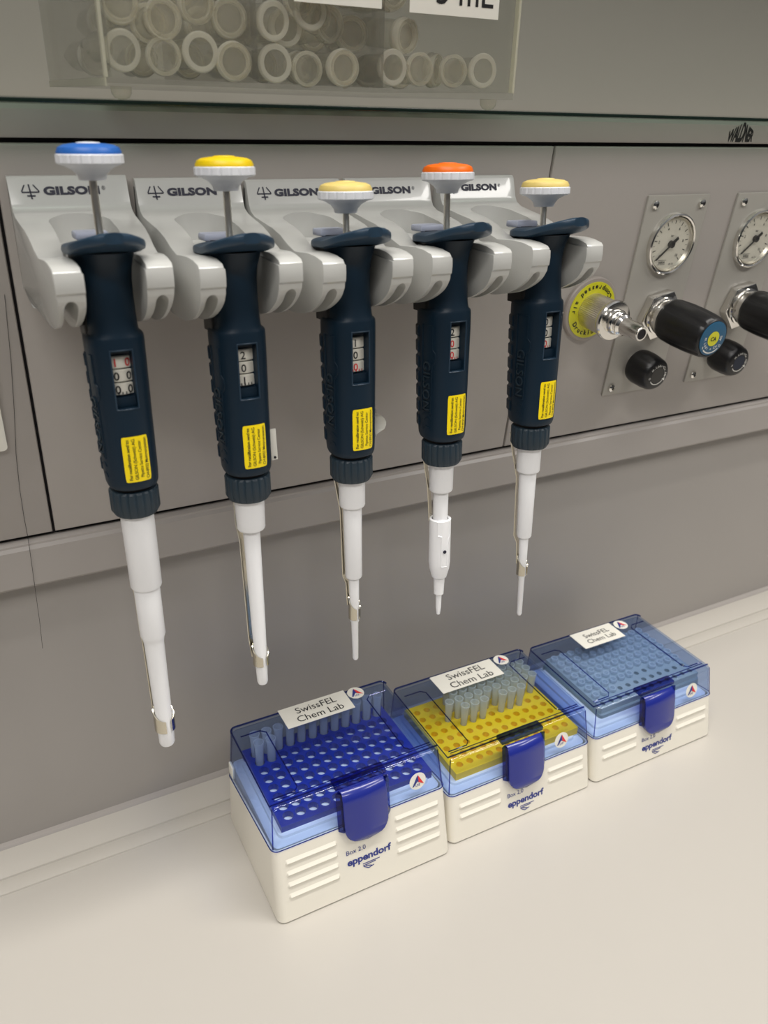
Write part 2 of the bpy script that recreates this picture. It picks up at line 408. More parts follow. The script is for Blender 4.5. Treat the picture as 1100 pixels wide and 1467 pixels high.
# compressed air outlet
t = thing('gas_outlet', P(.4200, .3352), 'chrome hose nozzle outlet with yellow lettered ring', 'outlet', rot=PEUL)
part(link('escutcheon', lathe([(.0240, 0), (.0240, .0025), (.0232, .0036), (.0212, .0040)], 48), M['dring'], t), 'taupe outer ring')
r_ = part(link('ring_label', lathe([(.0210, .0040), (.0210, .0045), (.0205, .0046)], 48), M['dyel'], t), 'yellow ring label')
decal('ring_print', arctext('Compressed air', .0036, .0168, PI/2+.30, .195, .03, True)+arctext('Druckluft', .0036, .0168, -PI/2-.15, .205, .03, True), lambda u, v: Vector((u, v, .0048)), M['text'], r_)
part(link('knurled_sleeve', lathe([(.0130, .0045), (.0130, .0240), (.0118, .0250)], 120, rfun=lambda r, z, a, k: r-(.0004 if int(round(a/(2*PI)*120)) % 2 else 0)), M['steel'], t), 'fine knurled grey sleeve')
part(link('flange', lathe([(.0105, .0245), (.0138, .0250), (.0146, .0262), (.0146, .0285), (.0138, .0295), (.0100, .0300)], 40), M['chrome'], t), 'chrome flange')
part(link('hose_nozzle', lathe([(.0088, .029), (.0092, .032), (.0080, .0345), (.0070, .0352), (.0078, .0368), (.0078, .0388), (.0062, .0405), (.0060, .044), (.0052, .0565), (.0048, .0572), (.0038, .0572), (.0036, .045)], 32), M['chrome'], t), 'chrome stepped hose nozzle')
link('nozzle_bore', lathe([(.0037, .0558), (.0037, .0566)], 24), M['dark'], t)

# ------------------------------------------------------------------ pipette holders
HZ = .4275
def holder_mesh():
    prof = [(-.0210, .4282), (-.0238, .4280), (-.0252, .4265), (-.0288, .4162), (-.0310, .4130), (-.0360, .4110), (-.048, .4094), (-.060, .4080), (-.070, .4058), (-.079, .4024), (-.087, .4004), (-.095, .4012), (-.102, .4018), (-.110, .4016), (-.1165, .4006), (-.1182, .3992),
            (-.1188, .3950), (-.1186, .3910), (-.1176, .3901)]
    bel = [(-.1174, .3878), (-.1140, .3826), (-.1070, .3774), (-.0975, .3728), (-.087, .3699), (-.076, .3687), (-.064, .3688), (-.050, .3701), (-.034, .3728), (-.0170, .3762)]
    for k in range(len(bel)-1):
        p0, p1, p2, p3 = bel[max(k-1, 0)], bel[k], bel[k+1], bel[min(k+2, len(bel)-1)]
        for q in range(3):
            t = q/3; prof.append(tuple(.5*((2*b)+(c-a)*t+(2*a-5*b+4*c-d)*t*t+(3*b-a-3*c+d)*t**3) for a, b, c, d in zip(p0, p1, p2, p3)))
    prof.append(bel[-1])
    rings = []
    N = 9
    for i in range(N):
        u = -1+2*i/(N-1); ring = []
        for y, z in prof:
            d = -y-.02
            h = .0277 if d < .014 else .0277-.0036*min(1, (d-.014)/.085)
            # round off the outer flanks of the lower horn
            low = 0
            if z < .3900 and d > .03: low = (.3900-z)/.025*.0026*abs(u)**4
            ring.append((u*(h-low), y, z))
        rings.append(ring)
    return loft(rings)
def arch(xc, w, ztop, y0, y1, tiltk):
    P_ = []
    n = 10
    for k in range(n+1):
        a = PI*k/n; P_.append((xc+w*math.cos(a), ztop+w*math.sin(a)*1.3))
    P_ += [(xc-w, ztop-.04), (xc+w, ztop-.04)]
    return loft([[(x, y0, z) for x, z in P_], [(x, y1, z+tiltk) for x, z in P_]])
def neck_cut(hw, y0, z0, z1, r=.012):
    pts = [(hw-.0015, -.13), (hw, -.100), (hw, y0-r)]
    for k in range(1, 8):
        a = PI/2*k/8; pts.append((hw-r+r*math.cos(a), y0-r+r*math.sin(a)))
    pts += [(0, y0)]
    full = pts+[(-x, y) for x, y in reversed(pts[:-1])]
    return loft([[(x, y, z0) for x, y in full], [(x, y, z1) for x, y in full]])
cut = [neck_cut(.0140, -.0335, .3985, .44), neck_cut(.0134, -.060, .34, .44),
       arch(-.0186, .0028, .3852, -.135, -.055, -.006), arch(.0190, .0028, .3852, -.135, -.055, -.006)]
def gilson_mark(s):
    """pitchfork mark and wordmark in logo-plane units"""
    it = [quadg(-.0205, .0026, -.0222, -.0004, .00055), quadg(-.0222, -.0006, -.0142, -.0006, .00055), quadg(-.0142, -.0004, -.0166, .0026, .00055),
          quadg(-.0186, .0028, -.0180, -.0036, .0007), quadg(-.0200, -.0022, -.0162, -.0022, .0006)]
    it.append(shift(text_geo('GILSON', .0034, .055, 1.03), .0008, 0, sx=1.56))
    it.append(shift(text_geo('®', .0018, 0), .0158, .0008))
    return it
def logo_map(u, v):
    z = .4218+v; y = -.0252-(.4265-z)*.36
    return Vector((u, y-.00018, z))
protoH = thing('pipette_holder', (.0640, 0, 0), 'x', 'holder', 'grey magnetic pipette holders in a row')
boolean('bracket', holder_mesh(), cut, M['holder'], protoH, .0011)
hl = [.0640, .1235, .1820, .2412, .3030]
decal('wordmark', gilson_mark(1), logo_map, M['ink'], protoH)
link('back_plate', loft([[(x, Yp(z)-o, z) for x, z in ((-.0277, .3745), (.0277, .3745), (.0277, .4240), (-.0277, .4240))] for o in (.0003, .0034)]), M['holder'], protoH)
hlab = ['light grey two-armed holder carrying the pipette with blue button', 'light grey two-armed holder carrying the pipette with bright yellow button',
        'light grey two-armed holder in the middle of the row, pale yellow button above', 'light grey two-armed holder carrying the pipette with orange button', 'light grey two-armed holder nearest the gas outlet']
for i, x in enumerate(hl):
    o = protoH if i == 0 else copy_tree(protoH)
    o.location = (x, 0, (.0030, .0014, 0, 0, .0006)[i]); o['label'] = hlab[i]

# ------------------------------------------------------------------ pipettes (local frame: axis = z, front = -y)
ST = [(.2940, .0104, .0112, .0118), (.2946, .0116, .0126, .0140), (.2964, .0122, .0133, .0152), (.3020, .0125, .0137, .0160), (.330, .0128, .0142, .0168), (.356, .0131, .0150, .0174),
      (.3640, .0132, .0148, .0172), (.3668, .0131, .0146, .0168), (.3676, .0126, .0145, .0158), (.3684, .0114, .0143, .0122), (.3700, .0110, .0140, .0112), (.376, .0107, .0131, .0108), (.384, .0106, .0124, .0106), (.391, .0108, .0122, .0106), (.3965, .0114, .0130, .0112), (.4005, .0124, .0150, .0128), (.4035, .0130, .0170, .0140)]
def dims(z):
    if z <= ST[0][0]: return ST[0][1:]
    for a, b in zip(ST, ST[1:]):
        if z <= b[0]:
            t = (z-a[0])/(b[0]-a[0]); return tuple(a[k]+(b[k]-a[k])*t for k in (1, 2, 3))
    return ST[-1][1:]
def bpt(phi, z, off=0, n=2.35):
    """point on the handle skin; phi 0 = front (-y), negative = left side"""
    a, bf, bb = dims(z); s, c = math.sin(phi), math.cos(phi)
    x = (a+off)*math.copysign(abs(s)**(2/n), s)
    b = bf if c > 0 else bb
    return Vector((x, -(b+off)*math.copysign(abs(c)**(2/n), c), z))
def handle_bm():
    zs = sorted(set([s[0] for s in ST]+[.298, .309, .316, .323, .337, .343, .35]))
    return loft([[bpt(2*PI*k/56, z) for k in range(56)] for z in zs])
# map arc length s (front = 0, right positive) at height z to phi
def phi_of(s, z):
    a, bf, bb = dims(z); lo, hi = (0, PI) if s >= 0 else (-PI, 0)
    acc = 0; ph = 0; st = .02*(1 if s >= 0 else -1); p0 = bpt(0, z)
    while abs(ph) < PI:
        p1 = bpt(ph+st, z); d = (p1-p0).length
        if acc+d >= abs(s): return ph+st*(abs(s)-acc)/d
        acc += d; ph += st; p0 = p1
    return ph
_pc = {}
def phis(s, z):
    k = (round(s, 4), round(z, 3))
    if k not in _pc: _pc[k] = phi_of(*k)
    a = _pc[k]; ds = s-k[0]
    return a+ds/.0135
def skin(off): return lambda s, z: bpt(phis(s, z), z, off)

def make_body(parent):
    win = box_bm(-.0046, .0046, -.03, -.0085, .3355, .3618, .0006)
    o = boolean('handle', handle_bm(), [win], M['navy'], parent, 0, 40)
    # raised frame round the window, lighter navy standing in for its edge highlight
    fw_ = [(-.0050, .3350), (-.001, .3350), (.001, .3350), (.0050, .3350), (.0050, .342), (.0050, .349), (.0050, .356), (.0050, .3623), (.001, .3623), (-.001, .3623), (-.0050, .3623), (-.0050, .356), (-.0050, .349), (-.0050, .342), (-.0050, .3350)]
    link('window_frame_glint', tube_path([bpt(phis(s_, z_), z_, -.0001) for s_, z_ in fw_], .00038, 6), M['rest'], parent)
    # grip ribs on the rear left, moulded side plate and lettering
    b = None
    for k in range(7):
        z = .3010+k*.0085
        b = loft([[bpt(-2.75+.1*j, z+dz, off) for dz, off in ((0, 0), (.0007, .0008), (.0058, .0008), (.0066, 0))] for j in range(10)], b)
    for k in range(7):
        z = .3010+k*.0085
        b = loft([[bpt(1.9+.1*j, z+dz, off) for dz, off in ((0, 0), (.0007, .0008), (.0058, .0008), (.0066, 0))] for j in range(10)], b)
    link('grip_ribs', b, M['navy'], parent)
    it = []
    g = text_geo('GILSON', .0060, .0, 1.05)
    fr = [(-.0150, .3105), (-.0230, .3120), (-.0236, .3600), (-.0150, .3600), (-.0150, .3470), (-.0132, .3450), (-.0128, .3420), (-.0136, .3395), (-.0150, .3380)]
    b = tube_path([bpt(phis(s, z), z, .0001) for s, z in fr+fr[:1]], .00042, 6)
    for sgn in (0, 1):
        pts = [bpt(phis(-.0180+.0028*math.cos(a), .3060-.0052*sgn+.0022*math.sin(a)), .3060-.0052*sgn+.0022*math.sin(a), .0001) for a in [PI*.02+PI*.96*k/8 for k in range(9)]]
        tube_path(pts, .00022, 5, b)
    link('side_frame', b, M['navy'], parent)
    # embossed letters read downwards on the left flank
    bb = bmesh.new()
    for off in (.0, ):
        V = []
        for x, y in g[0]:
            s, z = -.0186+y, .3262-x*.95
            V.append((s, z))
        top = [bb.verts.new(bpt(phis(s, z), z, .00075)) for s, z in V]; bot = [bb.verts.new(bpt(phis(s, z), z, -.0002)) for s, z in V]
        cnt = {}
        for f in g[1]:
            try: bb.faces.new([top[i] for i in f])
            except ValueError: pass
            for a_, b_ in zip(f, f[1:]+f[:1]):
                e = (min(a_, b_), max(a_, b_)); cnt[e] = cnt.get(e, 0)+1
        for (a_, b_), c_ in cnt.items():
            if c_ == 1:
                try: bb.faces.new((top[a_], top[b_], bot[b_], bot[a_]))
                except ValueError: pass
    bmesh.ops.recalc_face_normals(bb, faces=bb.faces)
    link('embossed_lettering', bb, M['collar'], parent, smooth=False)
    # finger rest with upturned hook
    nv, nu = 18, 14; rings = []
    def hk(t):   # t 0..1 from back to hook tip
        y = .0175-.0490*t
        zc = .4042+.0066*max(0, (t-.42)/.58)**1.25 - .0008*max(0, (.3-t)/.3)
        th = .0050
        e = min(1, math.sin(min(PI/2, (t+.03)*PI*1.9))**.5); f_ = 1 if t < .62 else math.cos((t-.62)/.40*PI/2)**.55
        return y, zc, th, .0160*e*max(.12, f_)
    for i in range(nv+1):
        t = i/nv; y, zc, th, w = hk(t); ring = []
        sc = .8 if i in (0, nv) else 1
        for k in range(2*nu):
            a = 2*PI*k/(2*nu); cx, sx = math.cos(a), math.sin(a)
            ring.append((w*math.copysign(abs(cx)**.75, cx), y, zc+th/2*sc*math.copysign(abs(sx)**.4, sx)+(.0006*(1-(cx*cx)) if sx > 0 else 0)))
        rings.append(ring)
    link('finger_rest', loft(rings), M['rest'], parent)
    # ejector button and its push rod
    e = part(link('ejector_button', box_bm(-.0085, .0060, .0120, .0235, .4065, .4100, .0010), M['lav'], parent), 'pale lavender ejector button')
    part(link('rear_column', loft([rrect(-.0122, .0080, -.002, .0155, .003, .3660), rrect(-.0122, .0085, -.002, .0160, .003, .3930), rrect(-.0128, .0095, -.002, .0160, .003, .4025)]), M['black'], parent), 'black rear column below the ejector button')
    link('push_rod', xform(lathe([(.0042, .366), (.0042, .4070)], 16), Matrix.Translation((-.002, .0140, 0))), M['black'], parent)
    # recalibration label
    h2, w2 = .0114, .0061; zc, sc = .3105, .0010
    V = []; b = bmesh.new(); nx, nz = 12, 10; grid = []
    for j in range(nz+1):
        row = []
        for i in range(nx+1):
            u, v = -1+2*i/nx, -1+2*j/nz
            # rounded corners
            r = .0010; X, Z = u*w2, v*h2
            ax, az = abs(X)-(w2-r), abs(Z)-(h2-r)
            if ax > 0 and az > 0:
                L = math.hypot(ax, az)
                if L > r: ax, az = ax*r/L, az*r/L; X = math.copysign(w2-r+ax, X); Z = math.copysign(h2-r+az, Z)
            row.append(b.verts.new(bpt(phis(sc+X, zc+Z), zc+Z, .00022)))
        grid.append(row)
    for j in range(nz):
        for i in range(nx): b.faces.new((grid[j][i], grid[j][i+1], grid[j+1][i+1], grid[j+1][i]))
    lb = part(link('service_label', b, M['label'], parent), 'yellow recalibration sticker')
    it = []
    for k, (s, bo) in enumerate((('For recalibration send to:', .016), ('GILSON (Schweiz) AG', .003), ('Pipette Service Center', .003), ('CH-8932 Mettmenstetten', .003))):
        g = text_geo(s, .00150 if k == 0 else .0016, bo, .95); L = max(v[0] for v in g[0])-min(v[0] for v in g[0]); want = (.0205, .0205, .0185, .0205)[k]
        kx = want/L
        it.append(([(sc-.0037+.00265*k-v[1]*1.0, zc+v[0]*kx) for v in g[0]], g[1]))
    decal('label_print', it, lambda u, v: bpt(phis(u, v), v, .00042), M['text'], lb)

def digits(parent, ds, redmask, shifted=0):
    b = None
    for k in range(3):
        zc = .3560-.0062*k
        b = merge(b, xform(lathe([(.0088, -.0028), (.0092, -.0024), (.0092, .0024), (.0088, .0028)], 40), Matrix.Translation((-.0004, -.0008, zc)))) if b else xform(lathe([(.0088, -.0028), (.0092, -.0024), (.0092, .0024), (.0088, .0028)], 40), Matrix.Translation((-.0004, -.0008, zc)))
    w = part(link('number_wheels', b, M['wheel'], parent), 'three cream number wheels')
    def mp(u, v):
        a = u/.0092; return Vector((.0093*math.sin(a)-.0004, -.0008-.0093*math.cos(a), v))
    blk, rd = [], []
    for k, ch in enumerate(ds):
        g = shift(text_geo(ch, .0038, .015), -.0006-shifted*.0016, .3560-.0062*k)
        (rd if redmask[k] == '1' else blk).append(g)
        if shifted: (rd if redmask[k] == '1' else blk).append(shift(text_geo('0', .0038, .015), .0034, .3560-.0062*k))
    for k in range(5): (rd if redmask[2] == '1' else blk).append(quadg(-.0038+.0017*k, .3412, -.0038+.0017*k, .3424, .0005))
    if blk: decal('digit_print', blk, mp, M['text'], w)
    if rd: decal('digit_print', rd, mp, M['red'], w)
    link('window_sill', box_bm(-.0044, .0044, -.0118, -.0075, .3358, .3402), M['navy'], parent)

def knob(parent, ztop, capm, capname):
    st = part(link('plunger_rod', lathe([(.00165, .404), (.00165, ztop-.012)], 20), M['steel'], parent), 'steel plunger rod')
    rib = lambda r, z, a, k: r-(.0005 if (k in (2, 3) and int(round(a/(2*PI)*96)) % 4 == 0) else 0)
    kb = part(link('plunger_button', lathe([(.0052, -.0138), (.0056, -.0134), (.0132, -.0080)][:1]+[(.0056, -.0136), (.0135, -.0076), (.0137, -.0042), (.0130, -.0039)], 96, rfun=rib), M['knobw'], parent), 'white ribbed plunger button')
    # concave flare under the rim
    kb.data.clear_geometry()
    prof = [(.0050, -.0140), (.0055, -.0138), (.0060, -.0120), (.0075, -.0102), (.0102, -.0086), (.0130, -.0078), (.0137, -.0073), (.0137, -.0042), (.0131, -.0038), (.0, -.0038)]
    b = lathe(prof[:-1], 96, rfun=lambda r, z, a, k: r-(.00055 if (k in (6, 7) and int(round(a/(2*PI)*96)) % 5 == 0) else 0))
    b.to_mesh(kb.data); b.free()
    for p in kb.data.polygons: p.use_smooth = True
    kb.data.set_sharp_from_angle(angle=math.radians(30))
    if not kb.data.materials: kb.data.materials.append(M['knobw'])
    kb.location.z = ztop
    c = part(link('button_cap', lathe([(.0130, -.0040), (.0131, -.0030), (.0122, -.0013), (.0100, -.0003), (.0060, .0002), (.002, .0003)], 64), capm, kb), capname)
    d = link('cap_inlay', lathe([(.0050, .0002), (.0046, .0006), (.002, .0008)], 32), M['knobw'] if capm is M['cyan'] else capm, kb)

def shaft(parent, prof):
    link('nozzle', lathe([(.0090, .2830)]+prof, 40), M['white'], parent)
def collar(parent):
    link('collar_nut', lathe([(.0095, .2926), (.0112, .2921), (.0119, .2912), (.0119, .2812), (.0104, .2786), (.0098, .2784)], 96, rfun=lambda r, z, a, k: r-(.0006 if (k in (2, 3) and int(round(a/(2*PI)*96)) % 5 == 0) else 0)), M['collar'], parent)
    link('dark_gap_ring', lathe([(.0100, .2915), (.0100, .2950)], 32), M['dark'], parent)  # black ring added to darken the gap between handle and collar
def ejector_arm(parent, prof, zclip0, zclip1, rc, hang=True):
    """thin steel strip down the rear left with a split clip round the nozzle"""
    d = Vector((-.62, .78, 0)); w = Vector((.78, .62, 0))
    pts = []
    for r, z in prof: pts.append(d*r+Vector((0, 0, z)))
    b = ribbon(pts, .0042, .0006, w)
    # clip: split ring, open at the front
    rings = []
    n = 22; gap = .60
    a0 = -PI/2+.25+gap/2; a1 = a0+2*PI-gap
    for i in range(n+1):
        a = a0+(a1-a0)*i/n; rise = 0
        dz = zclip0-zclip1
        lift = .0080*abs(math.sin((a+PI/2-.25)/2))**2
        c, s = math.cos(a), math.sin(a)
        rings.append([(r*c, r*s, z) for r, z in ((rc, zclip1), (rc+.0006, zclip1), (rc+.0006, zclip0+lift), (rc, zclip0+lift))])
    loft(rings, b)
    return part(link('ejector_arm', b, M['gold'], parent), 'thin steel ejector arm with split clip')

PIP = [  # x, y at z=.44, tilt, button top, cap, digits, reds, label
    (.0645, .013, .4456, 'cyan', 'blue button cap', '100', '100', 'navy pipette with blue button and the thickest white nozzle'),
    (.1223, .018, .4432, 'yel', 'bright yellow button cap', '201', '000', 'navy pipette with bright yellow button reading 201'),
    (.1822, .020, .4320, 'cream', 'pale yellow button cap', '100', '001', 'navy pipette with pale yellow button reading 100, in the middle'),
    (.2406, .022, .4399, 'oran', 'orange button cap', '200', '011', 'navy pipette with orange button and white windowed tip adapter'),
    (.3040, .0245, .4318, 'cream', 'pale yellow button cap', '000', '001', 'navy pipette with pale yellow button hanging nearest the gas outlet'),
]
protoP = None
def build_shafts(i, t):
    if i == 0:
        shaft(t, [(.0082, .2790), (.0080, .2365), (.0076, .2356), (.0067, .2352), (.0066, .2060), (.0058, .2035), (.0053, .2008), (.0046, .1440), (.0044, .1330), (.0038, .1316)])
        ejector_arm(t, [(.0105, .286), (.0088, .277), (.0087, .236), (.0072, .230), (.0070, .205), (.0062, .200), (.0055, .150)], .1500, .1425, .0052)
    elif i == 1:
        shaft(t, [(.0080, .2790), (.0076, .2612), (.0072, .2603), (.0046, .2600), (.0040, .2), (.0035, .1750), (.0031, .1612), (.0026, .1598)])
        ejector_arm(t, [(.0105, .286), (.0086, .277), (.0085, .262), (.0068, .252), (.0060, .19), (.0045, .178)], .1790, .1735, .0041)
    elif i == 2:
        shaft(t, [(.0076, .2790), (.0074, .2628), (.0070, .2619), (.0054, .2614), (.0050, .2170), (.0046, .2161), (.0031, .2156), (.0027, .1860), (.0022, .1850), (.0018, .1595), (.0012, .1583)])
        ejector_arm(t, [(.0118, .286), (.0100, .277), (.0068, .258), (.0062, .216), (.0042, .212), (.0036, .197)], .1950, .1880, .0031)
    elif i == 3:
        shaft(t, [(.0073, .2790), (.0071, .2615), (.0067, .2606), (.0046, .2596), (.0044, .2250), (.0038, .2050), (.0036, .2021), (.0031, .1903), (.0019, .1898), (.0017, .1800), (.0011, .1752)])
        ad = xform(lathe([(.0050, .2420), (.0056, .2426), (.0066, .2420), (.0067, .2130), (.0062, .2085), (.0047, .2026), (.0040, .2020), (.0038, .2024)], 40, cap=False), Matrix.Identity(4))
        a = part(link('tip_adapter', ad, M['white'], t), 'white clip-on tip adapter with slot')
        def am(u, v): 
            q = u/.0066; return Vector((.0069*math.sin(q), -.0069*math.cos(q), v))
        b = tube_path([am(u-.0028, v) for u, v in ((-.0022, .2420), (-.0022, .2330), (.0002, .2325), (.0002, .2120), (.0042, .2118), (.0046, .2300), (.0060, .2320), (.0062, .2415))], .00030, 6)
        link('slot_rib', b, M['white'], a)
        link('peg_hole', xform(lathe([(.0011, 0), (.0011, .0003)], 16), Matrix.Translation(am(-.0006, .2222)) @ Matrix.Rotation(-.09, 4, 'Z') @ Matrix.Rotation(PI/2, 4, 'X')), M['ink'], a)
        d = Vector((-.62, .78, 0))
        part(link('ejector_arm', ribbon([d*r+Vector((0, 0, z)) for r, z in ((.0118, .286), (.0103, .277), (.0078, .262), (.0064, .240))], .0042, .0006, (.78, .62, 0)), M['gold'], t), 'thin steel ejector arm')
    else:
        shaft(t, [(.0076, .2790), (.0074, .2630), (.0070, .2620), (.0055, .2615), (.0048, .2175), (.0044, .2165), (.0030, .2160), (.0027, .1880), (.0021, .1870), (.0017, .1592), (.0011, .1579)])
        ejector_arm(t, [(.0122, .286), (.0108, .277), (.0066, .257), (.0062, .217), (.0040, .212), (.0034, .197)], .1950, .1890, .0031)
common = []
for i, (x, dy, zt, cap, capn, ds, rm, lab) in enumerate(PIP):
    th = math.atan(dy/.3)
    t = thing('pipette', (0, 0, 0), lab, 'pipette', 'hanging adjustable pipettes')
    t.rotation_euler = (-th, 0, 0)
    # the axis passes (x, -.09, .44); local origin is the axis at local z = 0
    t.location = Vector((x, -.09, .4428 if i == 0 else .44))-Matrix.Rotation(-th, 3, 'X') @ Vector((0, 0, .44))
    if i == 0:
        make_body(t); collar(t); common = list(t.children)
    else:
        for c in common: copy_tree(c, t)
    knob(t, zt, M[cap], capn)
    digits(t, ds, rm, 1 if i == 0 else 0)
    build_shafts(i, t)
    if i == 1:
        b = box_bm(-.0018, .0018, -.0004, .0004, -.0085, .0085, .0002)
        tg = part(link('metal_tag', xform(b, Matrix.Translation((.0150, -.001, .3055)) @ Matrix.Rotation(-.02, 4, 'Y')), M['paper'], t), 'pale metal tag with a rivet')
        link('hole', xform(lathe([(.0007, 0), (.0007, .0003)], 12), Matrix.Translation((.0153, -.0015, .2985)) @ Matrix.Rotation(PI/2, 4, 'X')), M['dark'], tg)  # dark disc put in for the shaded hole through the tag
    if i == 2:
        rows = []
        for k in range(9):
            v = k/8; w = .0016+.0066*math.sin(min(1, v*1.15)*PI)**.8*(1 if v > .2 else .35)
            z = .2995+.0165*v; xx = .0132
            rows.append([(xx-.0010, .004, z), (xx+w*.5, .002, z), (xx+w, -.001-.001*v, z+.0008), (xx+w, -.0007-.001*v, z+.0008), (xx+w*.5, .0023, z), (xx-.0010, .0043, z)])
        part(link('peeling_sticker', loft(rows), M['paper'], t), 'white sticker peeling off the handle')

# ------------------------------------------------------------------ tip boxes
BW, BD = .1278, .1009
TX, TF, TB = .0284, .217, .0093
LX, LF, LB = .082, .185, .0666
def drop(v): return -.0140*max(0, min(1, v))**1.3
def base_rect(z, inset=0):
    return (TX*z+inset, BW-TX*z-inset, TF*z+inset, BD-TB*z-inset)
def ring_b(z, inset, r, dropk=0, hb=1):
    x0, x1, y0, y1 = base_rect(z, inset)
    return [(x, y, zz+dropk*drop((y-y0)/(y1-y0)-.1)) for x, y, zz in rrect(x0, x1, y0, y1, max(r-inset, .0015), z)]
def lid_rect(z, hb, inset=0):
    x0, x1, y0, y1 = base_rect(hb); d = z-hb
    return (x0+LX*d+inset, x1-LX*d-inset, y0+LF*d+inset, y1-LB*d-inset)
def ring_l(z, hb, inset, r, dropk=0):
    x0, x1, y0, y1 = lid_rect(z, hb, inset)
    return [(x, y, zz+dropk*drop((y-y0)/(y1-y0)-.1)) for x, y, zz in rrect(x0, x1, y0, y1, r, z)]
def logo_sticker(parent, mapf, r, name='round_sticker'):
    s = part(decal(name, [discg(r, 36)], mapf(0), M['paper'], parent), 'round white sticker with a red and blue A mark')
    k = r
    decal('sticker_print', [([(-.70*k, -.55*k), (-.52*k, -.55*k), (-.05*k, -.02*k), (.10*k, -.15*k), (.04*k, .74*k), (-.12*k, .55*k)], [(0, 1, 2, 3, 4, 5)]), shift(text_geo('LFZ', .26*k, .02), -.02*k, -.45*k)], mapf(1), M['eblue'], s)
    decal('sticker_print', [([(.04*k, .74*k), (.10*k, -.15*k), (.36*k, -.30*k), (.74*k, -.52*k)], [(0, 1, 2, 3)])], mapf(1), M['red'], s)
def make_box(x, y, hb, hl, nr, lab, yaw, lblx, stx):
    t = thing('tip_box', (x, y, .0002), lab, 'tip box', 'tip boxes with blue lids in a row', (0, 0, yaw))
    # ivory base shell
    b = loft([ring_b(.0, .0012, .0055), ring_b(.0012, .0, .0055), ring_b(hb*.5, .0, .0055), ring_b(hb-.0006, 0, .005, 1), ring_b(hb, .0005, .005, 1), ring_b(hb, .0014, .005, 1), ring_b(hb-.0165, .0020, .005)])
    fy = lambda z: TF*z
    zt0 = hb-.0078; pitch = .0082
    for k in range(nr):
        z = zt0-.0030-k*pitch
        for (xa, xb) in ((.0085, .0440), (.0860, .1200)):
            sec = [(0, .0), (-.0010, .0002), (-.0013, .0012), (-.0003, .0030), (.0, .0034)]
            rings = []
            for j, xx in enumerate((xa, xa+.0012, xb-.0012, xb)):
                e = 0 if j in (0, 3) else 1
                rings.append([(xx, fy(z+dz)+dy*e+.0001, z+dz) for dy, dz in sec]+[(xx, fy(z)+.001, z+.0015)])
            loft(rings, b)
    link('base', b, M['base'], t, sharp=30)
    dec = lambda cx, off=.0002: (lambda u, v: Vector((cx+u, fy(v)-off-.0004*0, v)))
    zz = hb-.0125
    def fr(u, v): return Vector((u, fy(v)-.00025, v))
    e0 = .0655
    zb = .0255 if nr == 4 else .0140
    decal('front_print', [shift(text_geo('Box 2.0', .0034, .002), e0-.0090, zb+.0072), shift(text_geo('eppendorf', .0052, .030, .97), e0, zb, sx=1.10)]+
          [quadg(e0-.0050, zb-.0052, e0+.0075, zb-.0052, .0006), quadg(e0-.0050, zb-.0066, e0+.0045, zb-.0062, .0006), quadg(e0-.0046, zb-.0072, e0-.0010, zb-.0096, .0006), quadg(e0-.0010, zb-.0096, e0+.0030, zb-.0086, .0006), quadg(e0-.0030, zb-.0070, e0+.0016, zb-.0088, .0006)],
          fr, M['eblue'], t)
    # white inner tray and pedestal for the rack
    x0, x1, y0, y1 = base_rect(hb, .0025)
    link('tray', loft([rrect(x0, x1, y0, y1, .004, hb-.0160), rrect(x0, x1, y0, y1, .004, hb-.0004), rrect(x0+.0010, x1-.0010, y0+.0010, y1-.0010, .004, hb+.0004), rrect(x0+.0050, x1-.0050, y0+.0050, y1-.0050, .004, hb+.0006), rrect(x0+.0056, x1-.0056, y0+.0056, y1-.0056, .004, hb+.0022), rrect(x0+.0075, x1-.0075, y0+.0075, y1-.0075, .004, hb+.0024)]), M['tray'], t)
    # lid shell
    T = .0012
    L = [ring_l(hb, hb, T, .0032, 1), ring_l(hb, hb, 0, .0044, 1), ring_l(hb+.003, hb, 0, .0044, .9), ring_l(hl-.0026, hb, 0, .0044), ring_l(hl-.0016, hb, .00025, .0044), ring_l(hl-.0008, hb, .0008, .0042), ring_l(hl-.0002, hb, .0017, .0038), ring_l(hl, hb, .0028, .0034)]
    inner = [ring_l(hl-T, hb, .0032, .003), ring_l(hl-T-.0006, hb, .0020, .0032), ring_l(hl-.0032, hb, T, .0032), ring_l(hb+.003, hb, T, .0032, .9)]
    bm = bmesh.new(); V = [[bm.verts.new(p) for p in r] for r in L]; n = len(V[0])
    for a, c in zip(V, V[1:]):
        for i in range(n): bm.faces.new((a[i], a[(i+1) % n], c[(i+1) % n], c[i]))
    bm.faces.new(V[-1])
    W = [[bm.verts.new(p) for p in r] for r in inner]; bm.faces.new(list(reversed(W[0])))
    seq = W+[V[0]]
    for a, c in zip(seq, seq[1:]):
        for i in range(n): bm.faces.new((a[i], a[(i+1) % n], c[(i+1) % n], c[i]))
    bmesh.ops.recalc_face_normals(bm, faces=bm.faces)
    lid = part(link('lid', bm, M['lid'], t, sharp=28), 'transparent blue lid')
    X0, X1, Y0, Y1 = lid_rect(hl, hb)
    # moulded stacking ridges on top and dark blue rim lines
    b = None
    for sg in (0, 1):
        fx = (lambda v: X0+v) if sg == 0 else (lambda v: X1-v)
        b = tube_path([(fx(.0045), Y1-.012, hl), (fx(.018), Y1-.012, hl), (fx(.0215), Y1-.015, hl), (fx(.0215), Y0+.0115, hl), (fx(.0185), Y0+.0085, hl), (fx(.0035), Y0+.0085, hl)], .00045, 6, b)
    b = tube_path([(X0+.004, Y0+.0068, hl-.0002), (X1-.004, Y0+.0068, hl-.0002)], .00035, 6, b)
    link('stacking_ridge', b, M['lid_rim'], lid)
    rr = [ring_l(hb+.0003, hb, -.0001, .0045, 1)]
